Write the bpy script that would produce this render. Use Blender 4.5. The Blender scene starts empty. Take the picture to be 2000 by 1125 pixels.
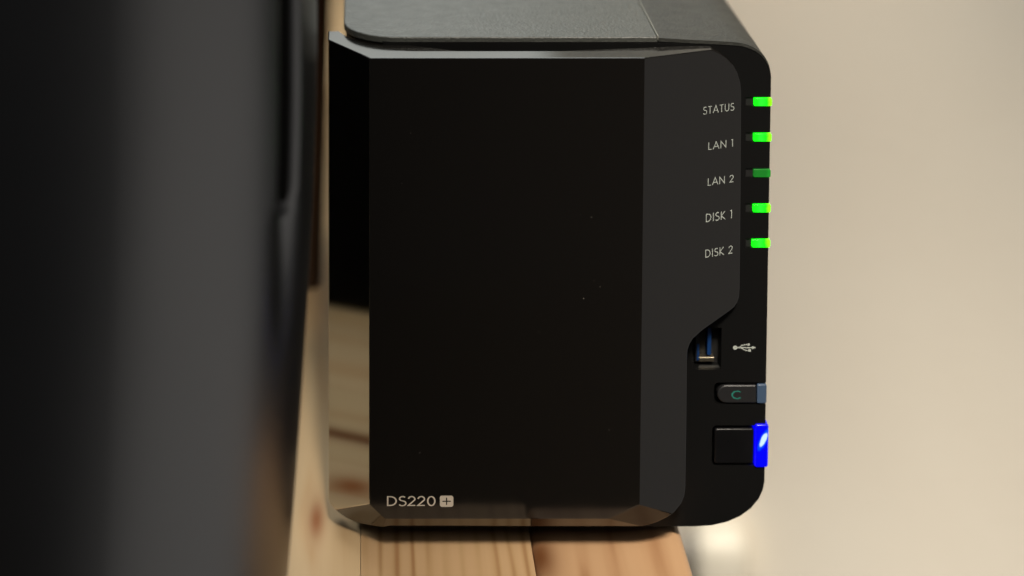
import bpy, bmesh, math, random
from mathutils import Vector, Matrix
random.seed(4)
C = bpy.context.scene.collection
scn = bpy.context.scene

# ------------------------------------------------------------------ camera
# photographed with the verticals kept upright: nearly level camera with a lens shift
F, CX, CY = 4000.0, 695.0, -734.0          # pixels of the 2000 px wide photograph
PITCH = math.atan(0.0789)
DY = 0.5
fwd = Vector((0, math.cos(PITCH), -math.sin(PITCH)))
upv = Vector((0, math.sin(PITCH), math.cos(PITCH)))
rgt = Vector((1, 0, 0))
def ray(px, py):
    return rgt*((px-CX)/F) + upv*((CY-py)/F) + fwd
d0 = ray(1100, 1028)
H = 0.003 - d0.z*((DY+0.012)/d0.y)
CAM = Vector((0, -DY, H))
cam_data = bpy.data.cameras.new('camera')
cam = bpy.data.objects.new('camera', cam_data); C.objects.link(cam)
cam.location = CAM
cam.rotation_euler = (math.pi/2 - PITCH, 0, 0)
cam_data.sensor_width = 36; cam_data.lens = 36*F/2000
cam_data.shift_x = (1000-CX)/2000
cam_data.shift_y = -(562.5-CY)/2000
cam_data.clip_start = 0.01; cam_data.clip_end = 50
cam_data.dof.use_dof = True
cam_data.dof.aperture_fstop = 5.6
scn.camera = cam
def W(px, py, Y):                      # point seen at a pixel, at depth Y
    d = ray(px, py); return CAM + d*((Y-CAM.y)/d.y)
def WZ(px, py, Z):                     # point seen at a pixel, at height Z
    d = ray(px, py); return CAM + d*((Z-CAM.z)/d.z)
def WX(px, py, X):
    d = ray(px, py); return CAM + d*((X-CAM.x)/d.x)
cam_data.dof.focus_distance = (W(1440, 160, 0.007)-CAM).dot(fwd)

# ------------------------------------------------------------------ world, lamps, exposure
world = bpy.data.worlds.new('World'); scn.world = world; world.use_nodes = True
bg = world.node_tree.nodes['Background']
bg.inputs[0].default_value = (0.80, 0.88, 1.0, 1); bg.inputs[1].default_value = 0.015
scn.view_settings.view_transform = 'Standard'; scn.view_settings.look = 'None'
scn.view_settings.exposure = 0; scn.view_settings.gamma = 1
def area(name, loc, target, sx, sy, power, col, spread=180):
    l = bpy.data.lights.new(name, 'AREA'); l.shape = 'RECTANGLE'; l.size = sx; l.size_y = sy
    l.energy = power; l.color = col; l.spread = math.radians(spread)
    o = bpy.data.objects.new(name, l); C.objects.link(o); o.location = loc
    o.rotation_euler = (Vector(target)-Vector(loc)).to_track_quat('-Z', 'Y').to_euler()
    return o
area('top_fill', (-0.06, 0.40, 0.75), (-0.02, 0.03, 0.0), 0.5, 0.35, 3.6, (0.93, 0.98, 0.95))  # fill added above the drive's top and the desk, no window there
area('back_fill', (0.05, 0.46, 0.31), (0.05, 0.0, 0.10), 0.7, 0.3, 0.7, (0.93, 0.98, 0.94))  # unseen fill added behind the drive for the sheen along its top
area('side_fill', (0.62, -0.13, -0.21), (0.0, -0.02, 0.05), 0.72, 0.70, 0.56, (1.0, 0.95, 0.89))  # unseen fill added for the right bevel and left casing to reflect
area('front_fill', (0.10, -0.9, 1.2), (0.05, 0.0, 0.0), 1.1, 1.1, 5.0, (1.0, 0.94, 0.85))  # fill added for the drive front and desk, no known fixture
l = bpy.data.lights.new('wall_fill', 'SPOT'); l.energy = 290; l.color = (1.0, 0.90, 0.76); l.spot_size = math.radians(15.5); l.spot_blend = 1.0; l.shadow_soft_size = 0.15  # unseen spot added to brighten the lower wall
o = bpy.data.objects.new('wall_fill', l); C.objects.link(o); o.location = (0.18, -0.9, 1.15)
o.rotation_euler = (Vector((0.215, 0.30, -0.27))-o.location).to_track_quat('-Z', 'Y').to_euler()
l = bpy.data.lights.new('corner_fill', 'SPOT'); l.energy = 10; l.color = (1.0, 0.87, 0.70); l.spot_size = math.radians(38); l.spot_blend = 1.0; l.shadow_soft_size = 0.04  # unseen spot added to lift the upper left of the wall
o = bpy.data.objects.new('corner_fill', l); C.objects.link(o); o.location = (0.0, 0.20, 0.55)
o.rotation_euler = (Vector((0.165, 0.38, 0.0))-o.location).to_track_quat('-Z', 'Y').to_euler()

# ------------------------------------------------------------------ materials
def mat(name, col, rough=0.5, metal=0.0, coat=0.0, ior=1.5, emit=None, estr=0.0, spec=None):
    m = bpy.data.materials.new(name); m.use_nodes = True
    b = m.node_tree.nodes['Principled BSDF']
    b.inputs['Base Color'].default_value = (*col, 1)
    b.inputs['Roughness'].default_value = rough
    b.inputs['Metallic'].default_value = metal
    b.inputs['IOR'].default_value = ior
    b.inputs['Coat Weight'].default_value = coat
    if spec is not None: b.inputs['Specular IOR Level'].default_value = spec
    if emit:
        b.inputs['Emission Color'].default_value = (*emit, 1)
        b.inputs['Emission Strength'].default_value = estr
    return m
def nodes(m): return m.node_tree.nodes, m.node_tree.links, m.node_tree.nodes['Principled BSDF']
def add_bump(m, scale, dist, strength=1.0, detail=3, kind='noise', stretch=(1,1,1)):
    N, L, b = nodes(m)
    tc = N.new('ShaderNodeTexCoord'); mp = N.new('ShaderNodeMapping'); mp.inputs['Scale'].default_value = stretch
    L.new(tc.outputs['Object'], mp.inputs[0])
    if kind == 'noise':
        t = N.new('ShaderNodeTexNoise'); t.inputs['Scale'].default_value = scale; t.inputs['Detail'].default_value = detail
        out = t.outputs[0]
    else:
        n = N.new('ShaderNodeTexNoise'); n.inputs['Scale'].default_value = scale*0.6
        mx = N.new('ShaderNodeMix'); mx.data_type = 'VECTOR'; mx.inputs[0].default_value = 0.0006
        L.new(mp.outputs[0], mx.inputs[4]); L.new(n.outputs['Color'], mx.inputs[5]); L.new(mp.outputs[0], n.inputs[0])
        t = N.new('ShaderNodeTexVoronoi'); t.feature = 'SMOOTH_F1'; t.inputs['Scale'].default_value = scale
        L.new(mx.outputs[1], t.inputs[0]); out = t.outputs[0]
    if kind == 'noise': L.new(mp.outputs[0], t.inputs[0])
    bp = N.new('ShaderNodeBump'); bp.inputs['Distance'].default_value = dist; bp.inputs['Strength'].default_value = strength
    L.new(out, bp.inputs['Height']); L.new(bp.outputs[0], b.inputs['Normal'])
    return m
def rough_noise(m, scale, lo, hi):
    N, L, b = nodes(m)
    tc = N.new('ShaderNodeTexCoord'); t = N.new('ShaderNodeTexNoise'); t.inputs['Scale'].default_value = scale
    t.inputs['Detail'].default_value = 5
    mr = N.new('ShaderNodeMapRange'); mr.inputs[1].default_value = 0.3; mr.inputs[2].default_value = 0.7
    mr.inputs[3].default_value = lo; mr.inputs[4].default_value = hi
    L.new(tc.outputs['Object'], t.inputs[0]); L.new(t.outputs[0], mr.inputs[0]); L.new(mr.outputs[0], b.inputs['Roughness'])
    return m

M = {}
M['gloss'] = rough_noise(mat('piano_black', (0.007, 0.0062, 0.0055), 0.08, spec=0.5), 60, 0.07, 0.13)
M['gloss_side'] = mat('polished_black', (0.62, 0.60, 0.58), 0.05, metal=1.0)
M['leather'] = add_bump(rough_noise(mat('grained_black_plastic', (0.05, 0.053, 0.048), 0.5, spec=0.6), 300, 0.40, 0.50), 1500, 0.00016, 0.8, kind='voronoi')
M['leather_dim'] = add_bump(rough_noise(mat('grained_black_plastic_dim', (0.026, 0.027, 0.024), 0.5, spec=0.45), 300, 0.44, 0.54), 1500, 0.00018, 0.8, kind='voronoi')  # same plastic; the right half's dimmer look is put into its colour
M['satin'] = add_bump(mat('satin_black_plastic', (0.004, 0.004, 0.004), 0.45, spec=0.2), 4000, 0.00002, 0.6)
M['dark'] = mat('inner_black_plastic', (0.004, 0.004, 0.004), 0.6)
M['print'] = mat('light_grey_print', (0.38, 0.41, 0.38), 0.6)
M['print2'] = mat('warm_grey_print', (0.50, 0.45, 0.38), 0.6)
M['teal'] = mat('teal_print', (0.01, 0.16, 0.125), 0.6)
M['button'] = mat('dark_grey_button', (0.014, 0.014, 0.015), 0.38)
M['power'] = rough_noise(mat('power_button_black', (0.004, 0.004, 0.0045), 0.3, spec=0.25), 200, 0.25, 0.4)
M['frost'] = mat('frosted_blue_grey', (0.045, 0.075, 0.13), 0.35)
def led_mat(name, c0, c1, s):            # a lit light pipe: its own light grows towards the outer end
    m = mat(name, (0.01, 0.05, 0.01), 0.3)
    N, L, b = nodes(m)
    tc = N.new('ShaderNodeTexCoord'); sp = N.new('ShaderNodeSeparateXYZ'); cr = N.new('ShaderNodeValToRGB')
    no = N.new('ShaderNodeTexNoise'); no.inputs['Scale'].default_value = 900
    ad = N.new('ShaderNodeMath'); ad.operation = 'MULTIPLY_ADD'; ad.inputs[1].default_value = 0.25
    L.new(tc.outputs['Generated'], sp.inputs[0]); L.new(tc.outputs['Object'], no.inputs[0])
    L.new(no.outputs[0], ad.inputs[0]); L.new(sp.outputs[0], ad.inputs[2]); L.new(ad.outputs[0], cr.inputs[0])
    e = cr.color_ramp.elements
    e[0].position = 0.05; e[0].color = (*[v*0.7 for v in c0], 1); e[1].position = 1.0; e[1].color = (*c1, 1)
    x = e.new(0.3); x.color = (*c0, 1); x = e.new(0.55); x.color = (c0[0]+0.012*c0[1], c0[1], c0[2]+0.015*c0[1], 1); x = e.new(0.84); x.color = (*c0, 1)
    L.new(cr.outputs[0], b.inputs['Emission Color']); b.inputs['Emission Strength'].default_value = s
    return m
M['led'] = led_mat('green_light', (0.0, 0.98, 0.002), (0.20, 1.0, 0.002), 1.9)
M['led_dim'] = led_mat('dim_green_light', (0.0, 0.15, 0.008), (0.005, 0.24, 0.015), 1.0)
M['blue'] = mat('blue_light', (0.0, 0.0, 0.05), 0.3)
N, L, b = nodes(M['blue'])
geo = N.new('ShaderNodeNewGeometry'); no = N.new('ShaderNodeTexNoise'); no.inputs['Scale'].default_value = 330; L.new(geo.outputs['Position'], no.inputs[0])
cc = W(1491, 860, 0.0113)               # the lamp chip glows through the lens here
su = N.new('ShaderNodeVectorMath'); su.operation = 'SUBTRACT'; su.inputs[1].default_value = cc; L.new(geo.outputs['Position'], su.inputs[0])
ro = N.new('ShaderNodeVectorRotate'); ro.rotation_type = 'Y_AXIS'; ro.inputs['Angle'].default_value = math.radians(-24); L.new(su.outputs[0], ro.inputs['Vector'])
mp = N.new('ShaderNodeMapping'); mp.inputs['Scale'].default_value = (1/0.00055, 0, 1/0.0021); L.new(ro.outputs[0], mp.inputs[0])
ln = N.new('ShaderNodeVectorMath'); ln.operation = 'LENGTH'; L.new(mp.outputs[0], ln.inputs[0])
sc = N.new('ShaderNodeMath'); sc.operation = 'MULTIPLY_ADD'; sc.inputs[1].default_value = -1.6; L.new(no.outputs[0], sc.inputs[0]); L.new(ln.outputs['Value'], sc.inputs[2])
cr = N.new('ShaderNodeValToRGB'); L.new(sc.outputs[0], cr.inputs[0])
e = cr.color_ramp.elements; e[0].position = 0.0; e[0].color = (0.45, 0.62, 1.0, 1); e[1].position = 1.0; e[1].color = (0.0, 0.0, 0.62, 1)
x = e.new(0.35); x.color = (0.0, 0.06, 1.0, 1)
L.new(cr.outputs[0], b.inputs['Emission Color']); b.inputs['Emission Strength'].default_value = 1.5
M['usb_blue'] = mat('blue_plastic_tongue', (0.0, 0.025, 0.11), 0.5)
M['steel'] = mat('port_steel', (0.45, 0.40, 0.30), 0.35, metal=1.0)
M['usb_dark'] = mat('port_dark_metal', (0.008, 0.008, 0.009), 0.5)
M['ledge'] = mat('port_ledge_grey', (0.02, 0.02, 0.019), 0.5)
M['matte'] = mat('matte_black', (0.002, 0.002, 0.002), 0.8, spec=0.1)
M['brown'] = mat('dark_brown_gloss', (0.03, 0.012, 0.005), 0.3)
M['foot'] = mat('rubber_foot_black', (0.01, 0.01, 0.01), 0.9)
M['case'] = add_bump(rough_noise(mat('dark_anodised_metal', (0.005, 0.005, 0.0055), 0.42, ior=2.3), 8, 0.31, 0.36), 5000, 0.00001, 0.5)
M['seam'] = mat('seam_grey', (0.16, 0.16, 0.14), 0.5)
M['dust'] = mat('dust_fleck', (0.22, 0.20, 0.17), 0.9)
M['white'] = mat('white_plastic', (0.50, 0.48, 0.42), 0.5)
M['grey'] = mat('grey_plastic', (0.22, 0.21, 0.20), 0.5)

# ------------------------------------------------------------------ helpers
def link(name, bm, m, parent=None, smooth=False, bevel=0, seg=2):
    bmesh.ops.recalc_face_normals(bm, faces=bm.faces[:])
    me = bpy.data.meshes.new(name); bm.to_mesh(me); bm.free()
    for p in me.polygons: p.use_smooth = smooth
    me.materials.append(m)
    o = bpy.data.objects.new(name, me); C.objects.link(o)
    if parent: o.parent = parent
    if bevel:
        md = o.modifiers.new('bevel', 'BEVEL'); md.width = bevel; md.segments = seg; md.limit_method = 'ANGLE'
        md.angle_limit = math.radians(25); md.harden_normals = True
        for p in me.polygons: p.use_smooth = True
    return o
def tag(o, label, cat=None, group=None, kind=None):
    o['label'] = label
    if cat: o['category'] = cat
    if group: o['group'] = group
    if kind: o['kind'] = kind
    return o
def empty(name, loc=(0,0,0)):
    o = bpy.data.objects.new(name, None); C.objects.link(o); o.location = loc; o.empty_display_size = 0.02; return o
def box_bm(x0, x1, y0, y1, z0, z1):
    bm = bmesh.new(); v = [bm.verts.new((x, y, z)) for x in (x0, x1) for y in (y0, y1) for z in (z0, z1)]
    for f in ((0,1,3,2), (4,6,7,5), (0,4,5,1), (2,3,7,6), (0,2,6,4), (1,5,7,3)): bm.faces.new([v[i] for i in f])
    return bm
def prism_xz(pts, y0, y1):                # outline in x,z extruded along y (y1 may be a function of x)
    bm = bmesh.new()
    fy = y1 if callable(y1) else (lambda x: y1)
    a = [bm.verts.new((x, y0, z)) for x, z in pts]; b_ = [bm.verts.new((x, fy(x), z)) for x, z in pts]
    n = len(pts)
    bm.faces.new(a); bm.faces.new(b_[::-1])
    for i in range(n): bm.faces.new((a[i], b_[i], b_[(i+1) % n], a[(i+1) % n]))
    return bm
def prism_xy(pts, z0, z1):
    bm = bmesh.new()
    a = [bm.verts.new((x, y, z0)) for x, y in pts]; b_ = [bm.verts.new((x, y, z1)) for x, y in pts]
    n = len(pts); bm.faces.new(a[::-1]); bm.faces.new(b_)
    for i in range(n): bm.faces.new((a[i], a[(i+1) % n], b_[(i+1) % n], b_[i]))
    return bm
def arc(cx, cy, rx, ry, a0, a1, n=8):
    return [(cx+rx*math.cos(math.radians(a0+(a1-a0)*i/n)), cy+ry*math.sin(math.radians(a0+(a1-a0)*i/n))) for i in range(n+1)]
def rrect(x0, x1, z0, z1, r, n=5):
    return (arc(x1-r, z1-r, r, r, 90, 0, n)+arc(x1-r, z0+r, r, r, 0, -90, n)
            + arc(x0+r, z0+r, r, r, -90, -180, n)+arc(x0+r, z1-r, r, r, 180, 90, n))
def join(bms):
    out = bmesh.new()
    for b_ in bms:
        me = bpy.data.meshes.new('t'); b_.to_mesh(me); b_.free(); out.from_mesh(me); bpy.data.meshes.remove(me)
    return out

# ------------------------------------------------------------------ setting: wall, floor
def plane_bm(p, nx, ny, sx, sy):
    bm = bmesh.new(); g = {}
    for i in range(nx+1):
        for j in range(ny+1): g[i, j] = bm.verts.new(p(i/nx, j/ny))
    for i in range(nx):
        for j in range(ny): bm.faces.new((g[i, j], g[i+1, j], g[i+1, j+1], g[i, j+1]))
    return bm
m = mat('cream_wall_paint', (0.70, 0.62, 0.50), 0.85)
N, L, b = nodes(m)
tc = N.new('ShaderNodeTexCoord'); n1 = N.new('ShaderNodeTexNoise'); n1.inputs['Scale'].default_value = 5; n1.inputs['Detail'].default_value = 3
cr = N.new('ShaderNodeValToRGB'); cr.color_ramp.elements[0].position = 0.3; cr.color_ramp.elements[1].position = 0.7
cr.color_ramp.elements[0].color = (0.71, 0.665, 0.585, 1); cr.color_ramp.elements[1].color = (0.76, 0.725, 0.65, 1)
L.new(tc.outputs['Object'], n1.inputs[0]); L.new(n1.outputs[0], cr.inputs[0]); L.new(cr.outputs[0], b.inputs['Base Color'])
n2 = N.new('ShaderNodeTexNoise'); n2.inputs['Scale'].default_value = 330; n2.inputs['Detail'].default_value = 4
bp = N.new('ShaderNodeBump'); bp.inputs['Distance'].default_value = 0.0004; bp.inputs['Strength'].default_value = 0.6
L.new(tc.outputs['Object'], n2.inputs[0]); L.new(n2.outputs[0], bp.inputs['Height']); L.new(bp.outputs[0], b.inputs['Normal'])
wa, wb = Vector((0.25, 0.27)), Vector((0.16, 0.39)); wd_ = (wb-wa).normalized(); wn = Vector((wd_.y, -wd_.x))
if wn.dot(Vector((0, 1))) < 0: wn = -wn
q0, q1 = wa-wd_*0.06, wb+wd_*0.9
o = link('wall', prism_xy([tuple(q0), tuple(q1), tuple(q1+wn*0.1), tuple(q0+wn*0.1)], -0.8, 1.4), m)
tag(o, 'cream painted wall beside the wooden desk', kind='structure')
M['floor'] = mat('floor_wood', (0.10, 0.07, 0.045), 0.6)
o = link('floor', box_bm(-2.0, 0.6, -2.0, 3.0, -0.80, -0.76), M['floor'])
tag(o, 'warm brown floor below the desk', kind='structure')

# ------------------------------------------------------------------ desk of glued pine staves
def wood(name, c_lo, c_mid, c_hi, ring, seed, knots=(), kcol=(0.50, 0.20, 0.06), kw=3.0):
    m = mat(name, c_mid, 0.42)
    N, L, b = nodes(m)
    geo = N.new('ShaderNodeNewGeometry')
    mp = N.new('ShaderNodeMapping'); mp.inputs['Scale'].default_value = (1, 0.07, 0.4); mp.inputs['Location'].default_value = (seed*0.37, seed*0.11, 0)
    L.new(geo.outputs['Position'], mp.inputs[0])
    nd = N.new('ShaderNodeTexNoise'); nd.inputs['Scale'].default_value = 55; nd.inputs['Detail'].default_value = 3
    L.new(mp.outputs[0], nd.inputs[0])
    sx = N.new('ShaderNodeSeparateXYZ'); L.new(mp.outputs[0], sx.inputs[0])
    ph = N.new('ShaderNodeMath'); ph.operation = 'MULTIPLY_ADD'; ph.inputs[1].default_value = ring
    L.new(sx.outputs[0], ph.inputs[0])
    dm = N.new('ShaderNodeMath'); dm.operation = 'MULTIPLY'; dm.inputs[1].default_value = 14.0
    L.new(nd.outputs[0], dm.inputs[0])
    base = dm.outputs[0]
    sp = N.new('ShaderNodeSeparateXYZ'); L.new(geo.outputs['Position'], sp.inputs[0])
    kmask = None
    for (kx, ky, rx, ry) in knots:
        dv = []
        for i, (k, r) in enumerate(((kx, rx), (ky, ry))):
            a = N.new('ShaderNodeMath'); a.operation = 'SUBTRACT'; a.inputs[1].default_value = k; L.new(sp.outputs[i], a.inputs[0])
            c = N.new('ShaderNodeMath'); c.operation = 'DIVIDE'; c.inputs[1].default_value = r; L.new(a.outputs[0], c.inputs[0])
            d = N.new('ShaderNodeMath'); d.operation = 'POWER'; d.inputs[1].default_value = 2; L.new(c.outputs[0], d.inputs[0]); dv.append(d)
        s = N.new('ShaderNodeMath'); s.operation = 'ADD'; L.new(dv[0].outputs[0], s.inputs[0]); L.new(dv[1].outputs[0], s.inputs[1])
        e1 = N.new('ShaderNodeMath'); e1.operation = 'MULTIPLY'; e1.inputs[1].default_value = -0.25; L.new(s.outputs[0], e1.inputs[0])
        e2 = N.new('ShaderNodeMath'); e2.operation = 'EXPONENT'; L.new(e1.outputs[0], e2.inputs[0])
        q = N.new('ShaderNodeMath'); q.operation = 'MULTIPLY_ADD'; q.inputs[1].default_value = kw
        L.new(e2.outputs[0], q.inputs[0]); L.new(base, q.inputs[2]); base = q.outputs[0]
        f1 = N.new('ShaderNodeMath'); f1.operation = 'MULTIPLY'; f1.inputs[1].default_value = -1.2; L.new(s.outputs[0], f1.inputs[0])
        f2 = N.new('ShaderNodeMath'); f2.operation = 'EXPONENT'; L.new(f1.outputs[0], f2.inputs[0])
        if kmask is None: kmask = f2.outputs[0]
        else:
            mx = N.new('ShaderNodeMath'); mx.operation = 'MAXIMUM'; L.new(kmask, mx.inputs[0]); L.new(f2.outputs[0], mx.inputs[1]); kmask = mx.outputs[0]
    L.new(base, ph.inputs[2])
    sn = N.new('ShaderNodeMath'); sn.operation = 'SINE'; L.new(ph.outputs[0], sn.inputs[0])
    mr = N.new('ShaderNodeMapRange'); mr.inputs[1].default_value = -1; mr.inputs[2].default_value = 1; L.new(sn.outputs[0], mr.inputs[0])
    pw = N.new('ShaderNodeMath'); pw.operation = 'POWER'; pw.inputs[1].default_value = 2.2; L.new(mr.outputs[0], pw.inputs[0])
    an = N.new('ShaderNodeTexNoise'); an.inputs['Scale'].default_value = 130; an.inputs['Detail'].default_value = 2; L.new(mp.outputs[0], an.inputs[0])
    ar = N.new('ShaderNodeMapRange'); ar.inputs[1].default_value = 0.35; ar.inputs[2].default_value = 0.65; ar.inputs[3].default_value = 0.15; ar.inputs[4].default_value = 1.0; L.new(an.outputs[0], ar.inputs[0])
    am = N.new('ShaderNodeMath'); am.operation = 'MULTIPLY'; L.new(pw.outputs[0], am.inputs[0]); L.new(ar.outputs[0], am.inputs[1])
    fn = N.new('ShaderNodeTexNoise'); fn.inputs['Scale'].default_value = 420; fn.inputs['Detail'].default_value = 3
    mp2 = N.new('ShaderNodeMapping'); mp2.inputs['Scale'].default_value = (1, 0.02, 1); L.new(geo.outputs['Position'], mp2.inputs[0]); L.new(mp2.outputs[0], fn.inputs[0])
    mf = N.new('ShaderNodeMath'); mf.operation = 'MULTIPLY_ADD'; mf.inputs[1].default_value = 0.35; L.new(fn.outputs[0], mf.inputs[0]); L.new(am.outputs[0], mf.inputs[2])
    sb = N.new('ShaderNodeMath'); sb.operation = 'SUBTRACT'; sb.inputs[1].default_value = 0.15; L.new(mf.outputs[0], sb.inputs[0])
    cr = N.new('ShaderNodeValToRGB'); L.new(sb.outputs[0], cr.inputs[0])
    e = cr.color_ramp.elements; e[0].position = 0; e[0].color = (*c_hi, 1); e[1].position = 1; e[1].color = (*c_lo, 1)
    x = e.new(0.45); x.color = (*c_mid, 1)
    out = cr.outputs[0]
    if kmask is not None:
        mk = N.new('ShaderNodeMix'); mk.data_type = 'RGBA'; L.new(kmask, mk.inputs[0]); L.new(out, mk.inputs[6]); mk.inputs[7].default_value = (*kcol, 1)
        out = mk.outputs[2]
    L.new(out, b.inputs['Base Color'])
    bp = N.new('ShaderNodeBump'); bp.inputs['Distance'].default_value = 0.00006; L.new(fn.outputs[0], bp.inputs['Height']); L.new(bp.outputs[0], b.inputs['Normal'])
    return m
desk = empty('desk', (-0.4, 0.3, 0))
tag(desk, 'pale pine desk of glued staves carrying the black box', 'desk')
EDGE = WZ(1332, 1034, 0.0).x
s2 = WZ(1033, 1034, 0.0).x; s1 = WZ(704, 1034, 0.0).x
kl = WZ(618, 1015, 0.0)
kr = WZ(1075, 1110, 0.0)
W_pale = wood('pine_pale', (0.62, 0.38, 0.185), (0.68, 0.46, 0.25), (0.72, 0.51, 0.29), 330, 1, [(kl.x, kl.y, 0.0025, 0.012), (-0.030, 0.020, 0.0055, 0.008)], kcol=(0.36, 0.13, 0.04))
W_streak = wood('pine_streaked', (0.60, 0.38, 0.19), (0.66, 0.45, 0.24), (0.70, 0.50, 0.28), 200, 7, [(-0.056, 0.03, 0.0036, 0.08)], kcol=(0.20, 0.075, 0.025))
W_line = wood('pine_lined', (0.38, 0.19, 0.08), (0.56, 0.355, 0.18), (0.64, 0.42, 0.23), 1500, 2)
W_red = wood('pine_reddish', (0.34, 0.16, 0.07), (0.53, 0.31, 0.165), (0.60, 0.37, 0.205), 620, 3, [(kr.x-0.002, kr.y+0.006, 0.0045, 0.014)], kcol=(0.18, 0.07, 0.025), kw=7.0)
W_a = wood('pine_honey', (0.55, 0.30, 0.12), (0.68, 0.44, 0.22), (0.74, 0.52, 0.28), 500, 5)
Y0, Y1 = -0.029, 0.62
edges = [s1-0.042*k for k in range(13, 0, -1)] + [s1, s2, EDGE]
mats = {len(edges)-2: W_red, len(edges)-3: W_line, len(edges)-4: W_pale, len(edges)-5: W_streak}
for i in range(len(edges)-1):
    x0, x1 = edges[i]+0.00005, edges[i+1]-0.00005
    m = mats.get(i, (W_a, W_pale, W_line)[i % 3])
    dz = 0.00006*(i % 3)
    o = link('plank', box_bm(x0, x1, Y0, Y1, -0.028, -dz), m, None, bevel=0.0025 if i == len(edges)-2 else 0.0001)
    o.parent = desk; o.location = -desk.location

# ------------------------------------------------------------------ the network drive
YB = 0.012
nas = empty('network_drive', (0.05, 0.1, 0))
tag(nas, 'black two bay network storage box marked DS220 with green and blue lights', 'network drive')
def part(name, bm, m, bevel=0, smooth=False, parent=None, seg=2):
    o = link(name, bm, m, None, smooth, bevel, seg)
    o.parent = parent or nas
    o.matrix_parent_inverse = Matrix.Translation(-nas.location) if parent is None else Matrix()
    return o
# front panel: plate cut by facets
ZT = W(900, 113, 0).z
xl = W(722, 300, 0).x; xr = W(1257, 300, 0).x
pl = WZ(641, 77, ZT); kL = pl.y/(xl-pl.x)
pr = WZ(1390, 97, ZT); kR = pr.y/(pr.x-xr)
zb = W(900, 1013, 0).z; kB = 0.9
def line_plane(p1, p2, k):               # facet rising from a line on the front plane, outward = right of p1->p2
    a = W(*p1, 0); b_ = W(*p2, 0); dx, dz = b_.x-a.x, b_.z-a.z; l = math.hypot(dx, dz)
    nx, nz = -dz/l, dx/l
    return (nx*k, nz*k, -(nx*a.x+nz*a.z)*k)
facets = [(-kL, 0, kL*xl), (kR, 0, -kR*xr), (0, -kB, kB*zb),
          line_plane((1252, 985), (1190, 1012), 0.475), line_plane((752, 1013), (722, 985), 1.1)]
def fY(X, Z): return max([0.0]+[a*X+c*Z+d for a, c, d in facets])
def hit(px, py):
    d = ray(px, py); lo, hi = 0.4, 0.6
    for _ in range(40):
        t = (lo+hi)/2; p = CAM+d*t
        if p.y < fY(p.x, p.z): lo = t
        else: hi = t
    return CAM+d*lo
out_px = [(645, 984), (653, 993), (664, 1003), (677, 1012), (692, 1019), (706, 1023), (722, 1026), (760, 1027), (870, 1027), (1040, 1028), (1200, 1028), (1240, 1028),
          (1266, 1025), (1285, 1019), (1305, 1009), (1320, 997), (1331, 983), (1337, 968), (1339, 950), (1341, 820), (1342, 700), (1343, 684), (1347, 672), (1354, 661),
          (1372, 645), (1400, 625), (1424, 608), (1434, 600), (1440, 591), (1444, 579), (1445, 560), (1447, 360), (1448, 180), (1446, 160), (1440, 141), (1431, 125), (1420, 113), (1407, 104), (1396, 99)]
pts = []
for p in out_px:
    h = hit(*p); pts.append((h.x, min(h.z, ZT)))
pts.append((pr.x, ZT)); 
for k in range(1, 40): pts.append((pr.x+(pl.x-pr.x)*k/40, ZT))
pts.append((pl.x, ZT)); pts.append((pl.x, pts[0][1]+0.001))
tab = [(WZ(px, py, ZT).x, WZ(px, py, ZT).y) for px, py in ((641, 61), (668, 61), (680, 74), (700, 86), (745, 91.5), (760, 96), (776, 99.5), (1180, 99.5), (1225, 96), (1300, 90), (1380, 89.5), (1460, 86))]
def yback(x):
    if x <= tab[0][0]: return tab[0][1]
    for (a, ya), (b_, yb) in zip(tab, tab[1:]):
        if x <= b_: return ya+(yb-ya)*(x-a)/(b_-a)
    return tab[-1][1]
bm = prism_xz(pts, -0.006, lambda x: max(yback(x), fY(x, 0.06)+0.0004))
def cut(bm, co, no):
    g = bm.verts[:]+bm.edges[:]+bm.faces[:]
    r = bmesh.ops.bisect_plane(bm, geom=g, plane_co=co, plane_no=no, clear_outer=True)
    ed = [x for x in r['geom_cut'] if isinstance(x, bmesh.types.BMEdge) and len(x.link_faces) == 1]
    if ed: bmesh.ops.edgenet_fill(bm, edges=ed)
cut(bm, (0, 0, 0), (0, -1, 0))
for a, c, d in facets:                    # keep Y >= aX + cZ + d
    n = Vector((a, -1, c)); p = Vector((0, d, 0)); cut(bm, p, n)
panel = part('front_panel', bm, M['gloss'], bevel=0.00022)
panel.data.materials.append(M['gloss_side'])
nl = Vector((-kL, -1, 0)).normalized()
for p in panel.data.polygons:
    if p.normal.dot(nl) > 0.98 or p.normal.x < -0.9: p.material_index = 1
    p.use_smooth = False
panel.modifiers['bevel'].harden_normals = False

# bezel: body face with notches for the lights and buttons
def bx(px, py): v = W(px, py, YB); return (v.x, v.z)
XR = bx(1506, 150)[0]; XL = WZ(672, 20, W(1000, 73, YB).z).x
ZTOP = W(1000, 73, YB).z; ZBOT = 0.003
XS = WZ(1286, 74, ZTOP).x                  # seam of the two half shells
def zz(py): return W(1480, py, YB).z
def xx(px, py): return W(px, py, YB).x
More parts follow.
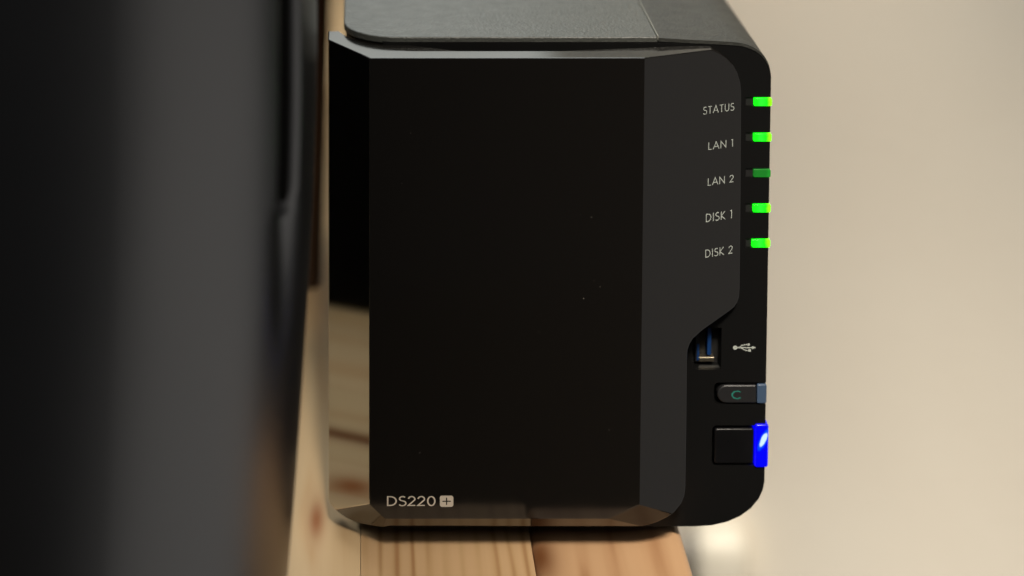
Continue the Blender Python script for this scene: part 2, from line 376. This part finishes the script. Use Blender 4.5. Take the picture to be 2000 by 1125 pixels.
# outer profile of the right half shell: top slopes slightly down, then the big round corner
prof_top = [bx(1286, 75), bx(1360, 77.5), bx(1425, 81), bx(1447, 83.5), bx(1463, 88), bx(1477, 95), bx(1489, 105), bx(1498, 118), bx(1503.5, 133), (XR, bx(1506, 152)[1])]
prof_bot = [(XR, zz(940)), (XR-0.0004, zz(957)), (XR-0.0015, zz(975)), (XR-0.0035, zz(993)), (XR-0.0062, zz(1008)), (XR-0.0095, zz(1019)), (XR-0.0135, zz(1026)), (XR-0.018, ZBOT)]
notch = []
LEDS = [(199, 1472, 1507.5), (268, 1471, 1506.5), (338, 1471, 1505), (406.5, 1470, 1505), (475, 1468, 1504)]
for py, l, r in LEDS:
    notch += [(XR, zz(py-9)), (xx(1456, py), zz(py-9)), (xx(1456, py), zz(py+9)), (XR, zz(py+9))]
for y0, y1, x in ((747, 790, 1395), (831, 910, 1391)):
    r = 0.0012; X = xx(x, y0); a, b_ = zz(y0), zz(y1)
    notch += [(XR, a)]+arc(X+r, a-r, r, r, 90, 180, 4)+arc(X+r, b_+r, r, r, 180, 270, 4)+[(XR, b_)]
bez = [(XL+0.01, ZTOP-0.0012), (XS, ZTOP-0.0012)] + [(x-0.0002, z-0.0007) for x, z in prof_top[1:-1]] + [(XR, prof_top[-1][1])] + notch + prof_bot + [(XL+0.012, ZBOT)]
hole = [(xx(1352, 680), zz(640)), (xx(1352, 680), zz(722)), (xx(1409, 680), zz(722)), (xx(1409, 680), zz(640))]
# the plate with its port hole, front at YB, 6 mm thick
bm = bmesh.new()
def loop(pts, y): 
    v = [bm.verts.new((x, y, z)) for x, z in pts]; return v, [bm.edges.new((v[i], v[(i+1) % len(v)])) for i in range(len(v))]
vo, eo = loop(bez, YB); vh, eh = loop(hole, YB)
bmesh.ops.triangle_fill(bm, edges=eo+eh, use_beauty=True)
TH = 0.0045
vo2 = [bm.verts.new((v.co.x, YB+TH, v.co.z)) for v in vo]; vh2 = [bm.verts.new((v.co.x, YB+TH, v.co.z)) for v in vh]
for a, b_ in ((vo, vo2), (vh, vh2)):
    for i in range(len(a)): j = (i+1) % len(a); bm.faces.new((a[i], a[j], b_[j], b_[i]))
part('bezel', bm, M['satin'])
# body behind
body = [(XL+0.0015, ZTOP-0.0015), (XS, ZTOP-0.0015)]+[(x-0.0008, z-0.0012) for x, z in prof_top[1:]]+[(x-0.0008 if x > XR-0.001 else x-0.0003, z+0.0002) for x, z in prof_bot]+[(XL+0.0015, ZBOT+0.0001)]
def plan(x0, x1, y0, y1, r, n=10): return [(x0, y1)]+arc(x0+r*0.95, y0+r, r*0.95, r, 180, 270, n)+[(x1, y0)]+[(x1, y1)]
YC = YB+0.0002; RP = WZ(672, 42, ZTOP).y-YC
YE = 0.232
part('body_core', prism_xz([(x, z) for x, z in body if x > XL+0.015] + [(XL+0.014, ZBOT+0.0001), (XL+0.014, ZTOP-0.0016)], YB+TH+0.0001, YE-0.002), M['dark'])
part('left_body', prism_xy(plan(XL+0.0006, XL+0.0155, YC+0.0009, YE-0.001, RP-0.0004), 0.012, ZTOP-0.0022), M['satin'], bevel=0.0003)
# left half shell top: thin plate with rounded corner
part('top_cover', prism_xy(plan(XL, XS-0.00005, YC-0.0001, YE, RP), ZTOP-0.0018, ZTOP+0.0001), M['leather'], bevel=0.00045, seg=3)
# right half shell
inner = [(x-0.0012*min(1, i/2+0.2), z-0.0012) for i, (x, z) in enumerate(prof_top)]
sh = [(XS+0.00012, ZTOP-0.00005)]+prof_top[1:]+[(XR, zz(600)), (XR, zz(940))]+prof_bot[1:]+[(XL+0.02, ZBOT), (XL+0.02, ZBOT+0.0008), (XR-0.018, ZBOT+0.0008)]
shr = [(XS+0.00012, ZTOP-0.00005)]+prof_top[1:]+[(XR-0.001, prof_top[-1][1]-0.001)]+[(x, z) for x, z in inner[::-1][1:-1]]+[(XS+0.00012, ZTOP-0.0012)]
# dense round corner: the lip in front (over the bezel) and the shell behind it
def smooth_prof(p, n=4):
    out = []
    for i in range(len(p)-1):
        p0 = Vector(p[max(i-1, 0)]); p1 = Vector(p[i]); p2 = Vector(p[i+1]); p3 = Vector(p[min(i+2, len(p)-1)])
        for k in range(n):
            t = k/n
            out.append(tuple(0.5*((2*p1)+(-p0+p2)*t+(2*p0-5*p1+4*p2-p3)*t*t+(-p0+3*p1-3*p2+p3)*t**3)))
    return out+[tuple(p[-1])]
ptop = smooth_prof([(XS+0.00012, ZTOP-0.00005)]+prof_top[1:])
n = len(ptop); inn = []
for i, (x, z) in enumerate(ptop):
    a = Vector(ptop[max(i-1, 0)]); b_ = Vector(ptop[min(i+1, n-1)]); t = (b_-a).normalized()
    th = 0.0009*(1-(i/(n-1))**2)+0.00005
    inn.append((x+t.y*th, z-t.x*th))
part('shell_lip', prism_xz(ptop+inn[::-1], YC-0.0004, YB+TH+0.0001), M['leather_dim'], smooth=False, bevel=0.0002)
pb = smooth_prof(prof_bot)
part('right_shell', prism_xz(ptop+[(XR, zz(400)), (XR, zz(700))]+pb+[(XR-0.03, ZBOT), (XR-0.03, ZBOT+0.001), (XR-0.018, ZBOT+0.001), (XR-0.002, zz(930)), (XR-0.002, zz(200)), (XS+0.01, ZTOP-0.0025), (XS+0.00012, ZTOP-0.002)], YB+TH+0.0002, YE), M['leather_dim'], bevel=0.0)
# raised seam strip
part('seam', prism_xy([(XS-0.0001, YC+0.0002), (XS+0.0002, YC+0.0002), (XS+0.0002, YE-0.001), (XS-0.0001, YE-0.001)], ZTOP-0.0008, ZTOP+0.00022), M['seam'])
part('underside', box_bm(XL+0.003, XR-0.014, 0.0175, YE-0.003, ZBOT-0.0003, ZBOT+0.0012), M['dark'])
for x in (XL+0.018, EDGE-0.012):
    for y in (0.035, YE-0.03):
        bm = bmesh.new(); bmesh.ops.create_cone(bm, cap_ends=True, segments=24, radius1=0.0065, radius2=0.006, depth=ZBOT, matrix=Matrix.Translation((x, y, ZBOT/2)))
        part('foot', bm, M['foot'])

# ---- lights
for i, (py, l, r) in enumerate(LEDS):
    x0, x1 = xx(l, py), xx(r, py); z0, z1 = zz(py+7.5), zz(py-7.5)
    dim = i == 2
    o = part('status_light', prism_xz(rrect(x0, x1, z0, z1, 0.00035, 3), YB-0.0003, YB+0.004), M['led_dim' if dim else 'led'], bevel=0.00025)
    o['label'] = ('dim green light beside LAN 2' if dim else 'bright green light')
    part('light_slot', box_bm(xx(1457, py), x0, YB+0.0004, YB+0.004, z0-0.0001, z1+0.0001), M['dark'])
# ---- copy button and its frosted end
z0, z1 = zz(787), zz(752)
pts = arc(xx(1420, 770), (z0+z1)/2, (xx(1420, 770)-xx(1401, 770)), (z1-z0)/2, 270, 90, 12)
cb = part('copy_button', prism_xz([(xx(1477, 770), z0)]+pts+[(xx(1477, 770), z1)], YB-0.0002, YB+0.004), M['button'], bevel=0.0004, seg=3)
part('frosted_end', prism_xz(rrect(xx(1478, 770), xx(1497, 770), z0, z1+0.0003, 0.0004), YB-0.0004, YB+0.004), M['frost'], bevel=0.0003, parent=cb)
# ---- power button
z0, z1 = zz(906), zz(837)
pb_ = part('power_button', prism_xz(rrect(xx(1395, 870), xx(1472.5, 870), z0, z1, 0.0007), YB-0.0001, YB+0.004), M['power'], bevel=0.0005, seg=3)
part('blue_light_bar', prism_xz(rrect(xx(1473, 870), xx(1500, 870), zz(911), zz(827), 0.0007), YB-0.0007, YB+0.004), M['blue'], bevel=0.0005, seg=3, parent=pb_)
# ---- usb port
up = empty('usb_port'); up.parent = nas; up.matrix_parent_inverse = Matrix.Translation(-nas.location)
def uport(name, x0, x1, y0, y1, d0, d1, m, bevel=0):
    a = W(x0, y1, d0); b_ = W(x1, y0, d0)
    o = link(name, box_bm(a.x, b_.x, d0, d1, a.z, b_.z), m, None, bevel=bevel); o.parent = up; return o
x0, z0 = hole[1]; x1, z1 = hole[3]
bm = join([box_bm(x0-0.001, x0, YB+TH, YB+0.016, z0-0.001, z1+0.001), box_bm(x1, x1+0.001, YB+TH, YB+0.016, z0-0.001, z1+0.001),
           box_bm(x0, x1, YB+TH, YB+0.016, z0-0.001, z0), box_bm(x0, x1, YB+TH, YB+0.016, z1, z1+0.001), box_bm(x0, x1, YB+0.016, YB+0.017, z0, z1)])
o = link('port_well', bm, M['dark']); o.parent = up
uport('port_tongue', 1381, 1390, 636, 694, YB+0.002, YB+0.014, M['usb_blue'], 0.0002)
uport('port_rim', 1365, 1395, 698, 706, YB+0.0022, YB+0.0045, M['steel'], 0.0001)
uport('port_rim', 1358, 1365, 640, 706, YB+0.0026, YB+0.0045, M['usb_dark'], 0.0001)
uport('port_contact', 1361, 1366, 672, 704, YB+0.0024, YB+0.006, M['usb_blue'], 0.0001)
# sloped ledge at the foot of the opening
a = [W(1362, 722, YB+0.0004), W(1409, 722, YB+0.0004), W(1402, 713, YB+0.0022), W(1366, 713, YB+0.0022)]
bm = bmesh.new(); t_ = [bm.verts.new(v) for v in a]; l_ = [bm.verts.new(v+Vector((0, 0.0002, -0.0012))) for v in a]
bm.faces.new(t_); bm.faces.new(l_[::-1])
for i in range(4): bm.faces.new((t_[i], l_[i], l_[(i+1) % 4], t_[(i+1) % 4]))
o = link('port_ledge', bm, M['ledge']); o.parent = up

# ------------------------------------------------------------------ printed marks
A = arc
G = {
 'S': (0.62, [A(0.33, 0.74, 0.24, 0.22, 40, 180, 8)+A(0.33, 0.74, 0.24, 0.22, 180, 262, 5)[1:]+A(0.30, 0.27, 0.28, 0.25, 75, -150, 12)]),
 'T': (0.62, [[(0.02, 0.96), (0.60, 0.96)], [(0.31, 0.96), (0.31, 0)]]),
 'A': (0.86, [[(0.02, 0), (0.43, 0.98), (0.84, 0)], [(0.18, 0.33), (0.68, 0.33)]]),
 'U': (0.74, [[(0.08, 1), (0.08, 0.34)]+A(0.37, 0.32, 0.29, 0.28, 180, 360, 10)+[(0.66, 1)]]),
 'L': (0.52, [[(0.08, 1), (0.08, 0.05), (0.50, 0.05)]]),
 'N': (0.86, [[(0.08, 0), (0.08, 0.94), (0.78, 0.06), (0.78, 1)]]),
 'D': (0.84, [[(0.09, 0.05), (0.09, 0.95), (0.30, 0.95)]+A(0.30, 0.5, 0.46, 0.45, 90, -90, 12)+[(0.09, 0.05)]]),
 'I': (0.20, [[(0.10, 1), (0.10, 0)]]),
 'K': (0.70, [[(0.08, 1), (0.08, 0)], [(0.60, 1), (0.10, 0.47), (0.66, 0)]]),
 'C': (0.9, [A(0.5, 0.5, 0.42, 0.45, 48, 312, 20)]),
 '1': (0.30, [[(0.02, 0.93), (0.20, 0.96), (0.20, 0)]]),
 '2': (0.66, [A(0.32, 0.70, 0.25, 0.26, 175, -20, 10)+[(0.06, 0.05), (0.60, 0.05)]]),
 '0': (0.70, [A(0.35, 0.5, 0.28, 0.46, 90, 450, 24)]),
 ' ': (0.34, [])}
def ribbon(bm, pts, w, f, y=0.0):
    P = [Vector(p) for p in pts]; P = [p for i, p in enumerate(P) if i == 0 or (p-P[i-1]).length > 1e-4]; closed = (P[0]-P[-1]).length < 1e-4
    if closed: P = P[:-1]
    n = len(P); Ls, Rs = [], []
    for i in range(n):
        a = P[i-1] if (i > 0 or closed) else None; b_ = P[(i+1) % n] if (i < n-1 or closed) else None
        d1 = (P[i]-a).normalized() if a is not None else None; d2 = (b_-P[i]).normalized() if b_ is not None else None
        if d1 is None: d1 = d2
        if d2 is None: d2 = d1
        t = d1+d2
        t = t.normalized() if t.length > 1e-3 else d1
        nn = Vector((-t.y, t.x)); c = max(0.35, nn.dot(Vector((-d1.y, d1.x))))
        o = nn*(w/2/c); Ls.append(bm.verts.new(f(P[i]+o))); Rs.append(bm.verts.new(f(P[i]-o)))
    for i in range(n if closed else n-1):
        j = (i+1) % n; bm.faces.new((Ls[i], Ls[j], Rs[j], Rs[i]))
def text(name, s, f, m, w=0.10, sp=0.12, parent=None, label=None):
    bm = bmesh.new(); x = 0
    for ch in s:
        adv, st = G[ch]
        for line in st: ribbon(bm, line, w, lambda p, x=x: f(p.x+x, p.y))
        x += adv+sp
    me = bpy.data.meshes.new(name); bm.to_mesh(me); bm.free(); me.materials.append(m)
    o = bpy.data.objects.new(name, me); C.objects.link(o); o.parent = parent or nas
    if parent is None: o.matrix_parent_inverse = Matrix.Translation(-nas.location)
    if label: o['label'] = label
    return x-sp
def width(s, sp): return sum(G[c][0]+sp for c in s)-sp
def on_panel(px0, px1, pyb, pyt, s, sp):    # map letter space on the facet, from the pixel box of the word's first and last letter
    a = hit(px0, pyb); t = hit(px0, pyt); b_ = hit(px1, pyb-(px1-px0)*0.0)
    # baseline stays level on the facet
    wx = b_.x-a.x; hz = t.z-a.z; wd = width(s, sp)
    def f(u, v):
        X = a.x+wx*u/wd; Z = a.z+hz*v
        return Vector((X, fY(X, Z)-0.00003, Z))
    return f
nas_p = None
words = [('STATUS', 1373, 1434, 223.5, 209), ('LAN 1', 1383, 1432, 293, 278.5), ('LAN 2', 1382, 1433, 363, 348.5), ('DISK 1', 1378, 1430, 434, 418), ('DISK 2', 1377, 1431, 503.5, 488)]
for s, a, b_, yb, yt in words:
    sp = 0.16
    text('printed_label', s, on_panel(a, b_, yb, yt, s, sp), M['print'], 0.10, sp, label='small grey printed word '+s)
text('model_name', 'DS220', on_panel(755, 851, 988, 969, 'DS220', 0.10), M['print2'], 0.12, 0.10, label='grey printed model name DS220')
# plus badge: rounded rectangle with a plus left open
a = W(859, 990, -0.00003); b_ = W(885.5, 968, -0.00003)
bm = bmesh.new()
vo = [bm.verts.new((x, -0.00003, z)) for x, z in rrect(a.x, b_.x, a.z, b_.z, 0.0006, 5)]
cx, cz = (a.x+b_.x)/2, (a.z+b_.z)/2; q, h, hv = 0.00014, 0.00105, 0.00095
cross = [(-h, q), (-q, q), (-q, hv), (q, hv), (q, q), (h, q), (h, -q), (q, -q), (q, -hv), (-q, -hv), (-q, -q), (-h, -q)]
vi = [bm.verts.new((cx+x, -0.00003, cz+z)) for x, z in cross]
ed = [bm.edges.new((v[i], v[(i+1) % len(v)])) for v in (vo, vi) for i in range(len(v))]
bmesh.ops.triangle_fill(bm, edges=ed, use_beauty=True)
part('plus_badge', bm, M['print2'])['label'] = 'grey rounded badge with a plus sign'
# letter C on the copy button
def fC(u, v):
    X0, X1 = xx(1428, 770), xx(1451, 770); Z0, Z1 = zz(778.5), zz(762.5)
    return Vector((X0+(X1-X0)*u, YB-0.00023, Z0+(Z1-Z0)*v))
bm = bmesh.new(); ribbon(bm, G['C'][1][0], 0.13, lambda p: fC(p.x, p.y))
part('copy_mark', bm, M['teal'], parent=cb)
# usb trident
def fu(x, y): v = W(x, y, YB-0.00003); return v
bm = bmesh.new()
def disc(cx, cy, r, n=16): bm.faces.new([bm.verts.new(fu(cx+r*1.15*math.cos(2*math.pi*k/n), cy+r*math.sin(2*math.pi*k/n))) for k in range(n)])
disc(1436, 679, 4.0)
g = lambda p: fu(p.x, p.y)
ribbon(bm, [(1436, 679), (1470, 679)], 2.0, g)
ribbon(bm, [(1443, 679), (1449, 675), (1454, 673.2), (1461, 673)], 1.8, g)
ribbon(bm, [(1447, 679), (1453, 683), (1458, 684.5), (1464, 684.5)], 1.8, g)
disc(1462, 673, 2.4); 
bm.faces.new([bm.verts.new(fu(*p)) for p in ((1461.5, 681.8), (1466.5, 681.8), (1466.5, 686.8), (1461.5, 686.8))])
bm.faces.new([bm.verts.new(fu(*p)) for p in ((1469, 675.8), (1476.5, 679), (1469, 682.2))])
part('usb_mark', bm, M['print'])['label'] = 'grey printed trident mark'
# dust
bm = bmesh.new()
for px, py, s in ((802, 260, 1.6), (785, 358, 1.3), (1155, 424, 2.0), (1134, 419, 1.0), (1140, 583, 2.0), (1052, 649, 1.5), (820, 884, 1.8), (1160, 548, 1.0), (905, 515, 0.8), (1172, 560, 1.1), (960, 300, 0.7), (870, 700, 0.8), (1190, 840, 0.9), (690, 360, 0.8), (657, 86, 1.0)):
    p = hit(px, py); a = random.uniform(0, 3)
    q = [Vector((math.cos(a+k*math.pi/2)*(1 if k % 2 else 0.45), 0, math.sin(a+k*math.pi/2)*(1 if k % 2 else 0.45)))*s*0.00011 for k in range(4)]
    vs = []
    for d in q:
        X, Z = p.x+d.x, p.z+d.z; vs.append(bm.verts.new((X, fY(X, Z)-0.00004, Z)))
    bm.faces.new(vs)
o = part('dust', bm, M['dust']); o['kind'] = 'stuff'

# ------------------------------------------------------------------ dark curved object on the left, close to the camera
left = empty('dark_case', (-0.13, -0.06, 0))
tag(left, 'large blurred dark grey curved casing standing left of the black box', 'case')
ax, by = 0.13, 0.085
XE, YEc = -0.0088, -0.045                    # right-most point
def surf(phi, z):                          # phi 0 = right-most point, negative = towards the camera
    c, s = math.cos(phi), math.sin(phi); ex = 2/2.3
    x = ax*abs(c)**ex*(1 if c > 0 else -1); y = by*abs(s)**ex*(1 if s > 0 else -1)
    g = 0.0
    ph = math.degrees(phi)
    if -60 < ph < 10:
        zend = 0.118
        tz = max(0.0, min(1.0, (z-zend)/0.004)); 
        gc = -17.0
        g = 0.0045*tz*math.exp(-((ph-gc)/2.6)**4)
        if z < zend+0.004:                 # shallow scoop that runs out below the slot
            tt = max(0.0, 1-(zend+0.002-z)/0.034)
            g += 0.0024*tt*math.exp(-((ph-gc)/3.0)**2)
    r = 1-g/math.hypot(x, y)
    tap = -0.0072*(max(0.0, 0.145-z)/0.125)**1.5
    return Vector((XE-ax+(x+tap*c)*r, YEc+y*r, z))
phis = [math.radians(p) for p in ([-180+4*k for k in range(33)]+[-48+0.6*k for k in range(100)]+[12+6*k for k in range(28)])]
zs = [0.0, 0.004]+[0.01+0.006*k for k in range(12)]+[0.082+0.002*k for k in range(25)]+[0.134+0.01*k for k in range(10)]
bm = bmesh.new(); rows = [[bm.verts.new(surf(p, z)) for p in phis] for z in zs]
n = len(phis); rows_co = [v.co.copy() for v in rows[-1]]
for a, b_ in zip(rows, rows[1:]):
    for i in range(n): bm.faces.new((a[i], a[(i+1) % n], b_[(i+1) % n], b_[i]))
bm.faces.new(rows[-1]); bm.faces.new(rows[0][::-1])
o = link('curved_shell', bm, M['case'], smooth=True); o.data.materials.append(M['matte'])
for p in o.data.polygons:                # inside of the slot is matt black: its shade is put into the colour
    c = p.center; ph = min(range(n), key=lambda i: (rows_co[i]-c).xy.length)
    if c.z > 0.1195 and abs(math.degrees(phis[ph])+17.0) < 2.5: p.material_index = 1
o.name = 'curved_shell'; o.parent = left; o.matrix_parent_inverse = Matrix.Translation(-left.location)
for p in o.data.polygons:
    if len(p.vertices) > 4: p.use_smooth = False
o = link('unseen_block', box_bm(-0.26, -0.135, 0.01, 0.13, 0.0, 0.2), M['matte'], bevel=0.002); o.parent = left; o.matrix_parent_inverse = Matrix.Translation(-left.location)  # unseen black box added so the left bevel reflects something dark

# ------------------------------------------------------------------ white plug low on the wall
dd = ray(1402, 1090); nn3 = Vector((wn.x, wn.y, 0)); tt = (Vector((wa.x, wa.y, 0))-nn3*0.013-CAM).dot(nn3)/dd.dot(nn3)
pc = CAM+dd*tt
plug = empty('white_plug', pc); tag(plug, 'blurred white plug low on the wall behind the desk edge', 'plug')
def sphere_box(cx, cy, cz, sx, sy, sz):
    bm = bmesh.new(); bmesh.ops.create_cube(bm, size=2); bmesh.ops.subdivide_edges(bm, edges=bm.edges[:], cuts=6, use_grid_fill=True)
    for v in bm.verts:
        p = v.co; l = (abs(p.x)**4+abs(p.y)**4+abs(p.z)**4)**0.25
        v.co = Vector((cx+p.x/l*sx, cy+p.y/l*sy, cz+p.z/l*sz))
    return bm
o = link('plug_body', sphere_box(0.0, 0, 0, 0.012, 0.014, 0.016), M['white'], smooth=True); o.parent = plug
o = link('plug_socket', sphere_box(-0.012, -0.002, 0.005, 0.003, 0.005, 0.005), M['grey'], smooth=True); o.parent = plug

# ------------------------------------------------------------------ narrow dark block that makes the dark strip in the gap behind the casing
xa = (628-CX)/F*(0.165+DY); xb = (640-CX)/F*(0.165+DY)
o = link('dark_strip', prism_xz([(-0.10, 0), (-0.0116, 0), (-0.0066, 0.17), (-0.10, 0.17)], 0.17, 0.40), M['brown'], bevel=0.003)
tag(o, 'dark brown block making a blurred strip in the gap behind the curved casing', 'box')
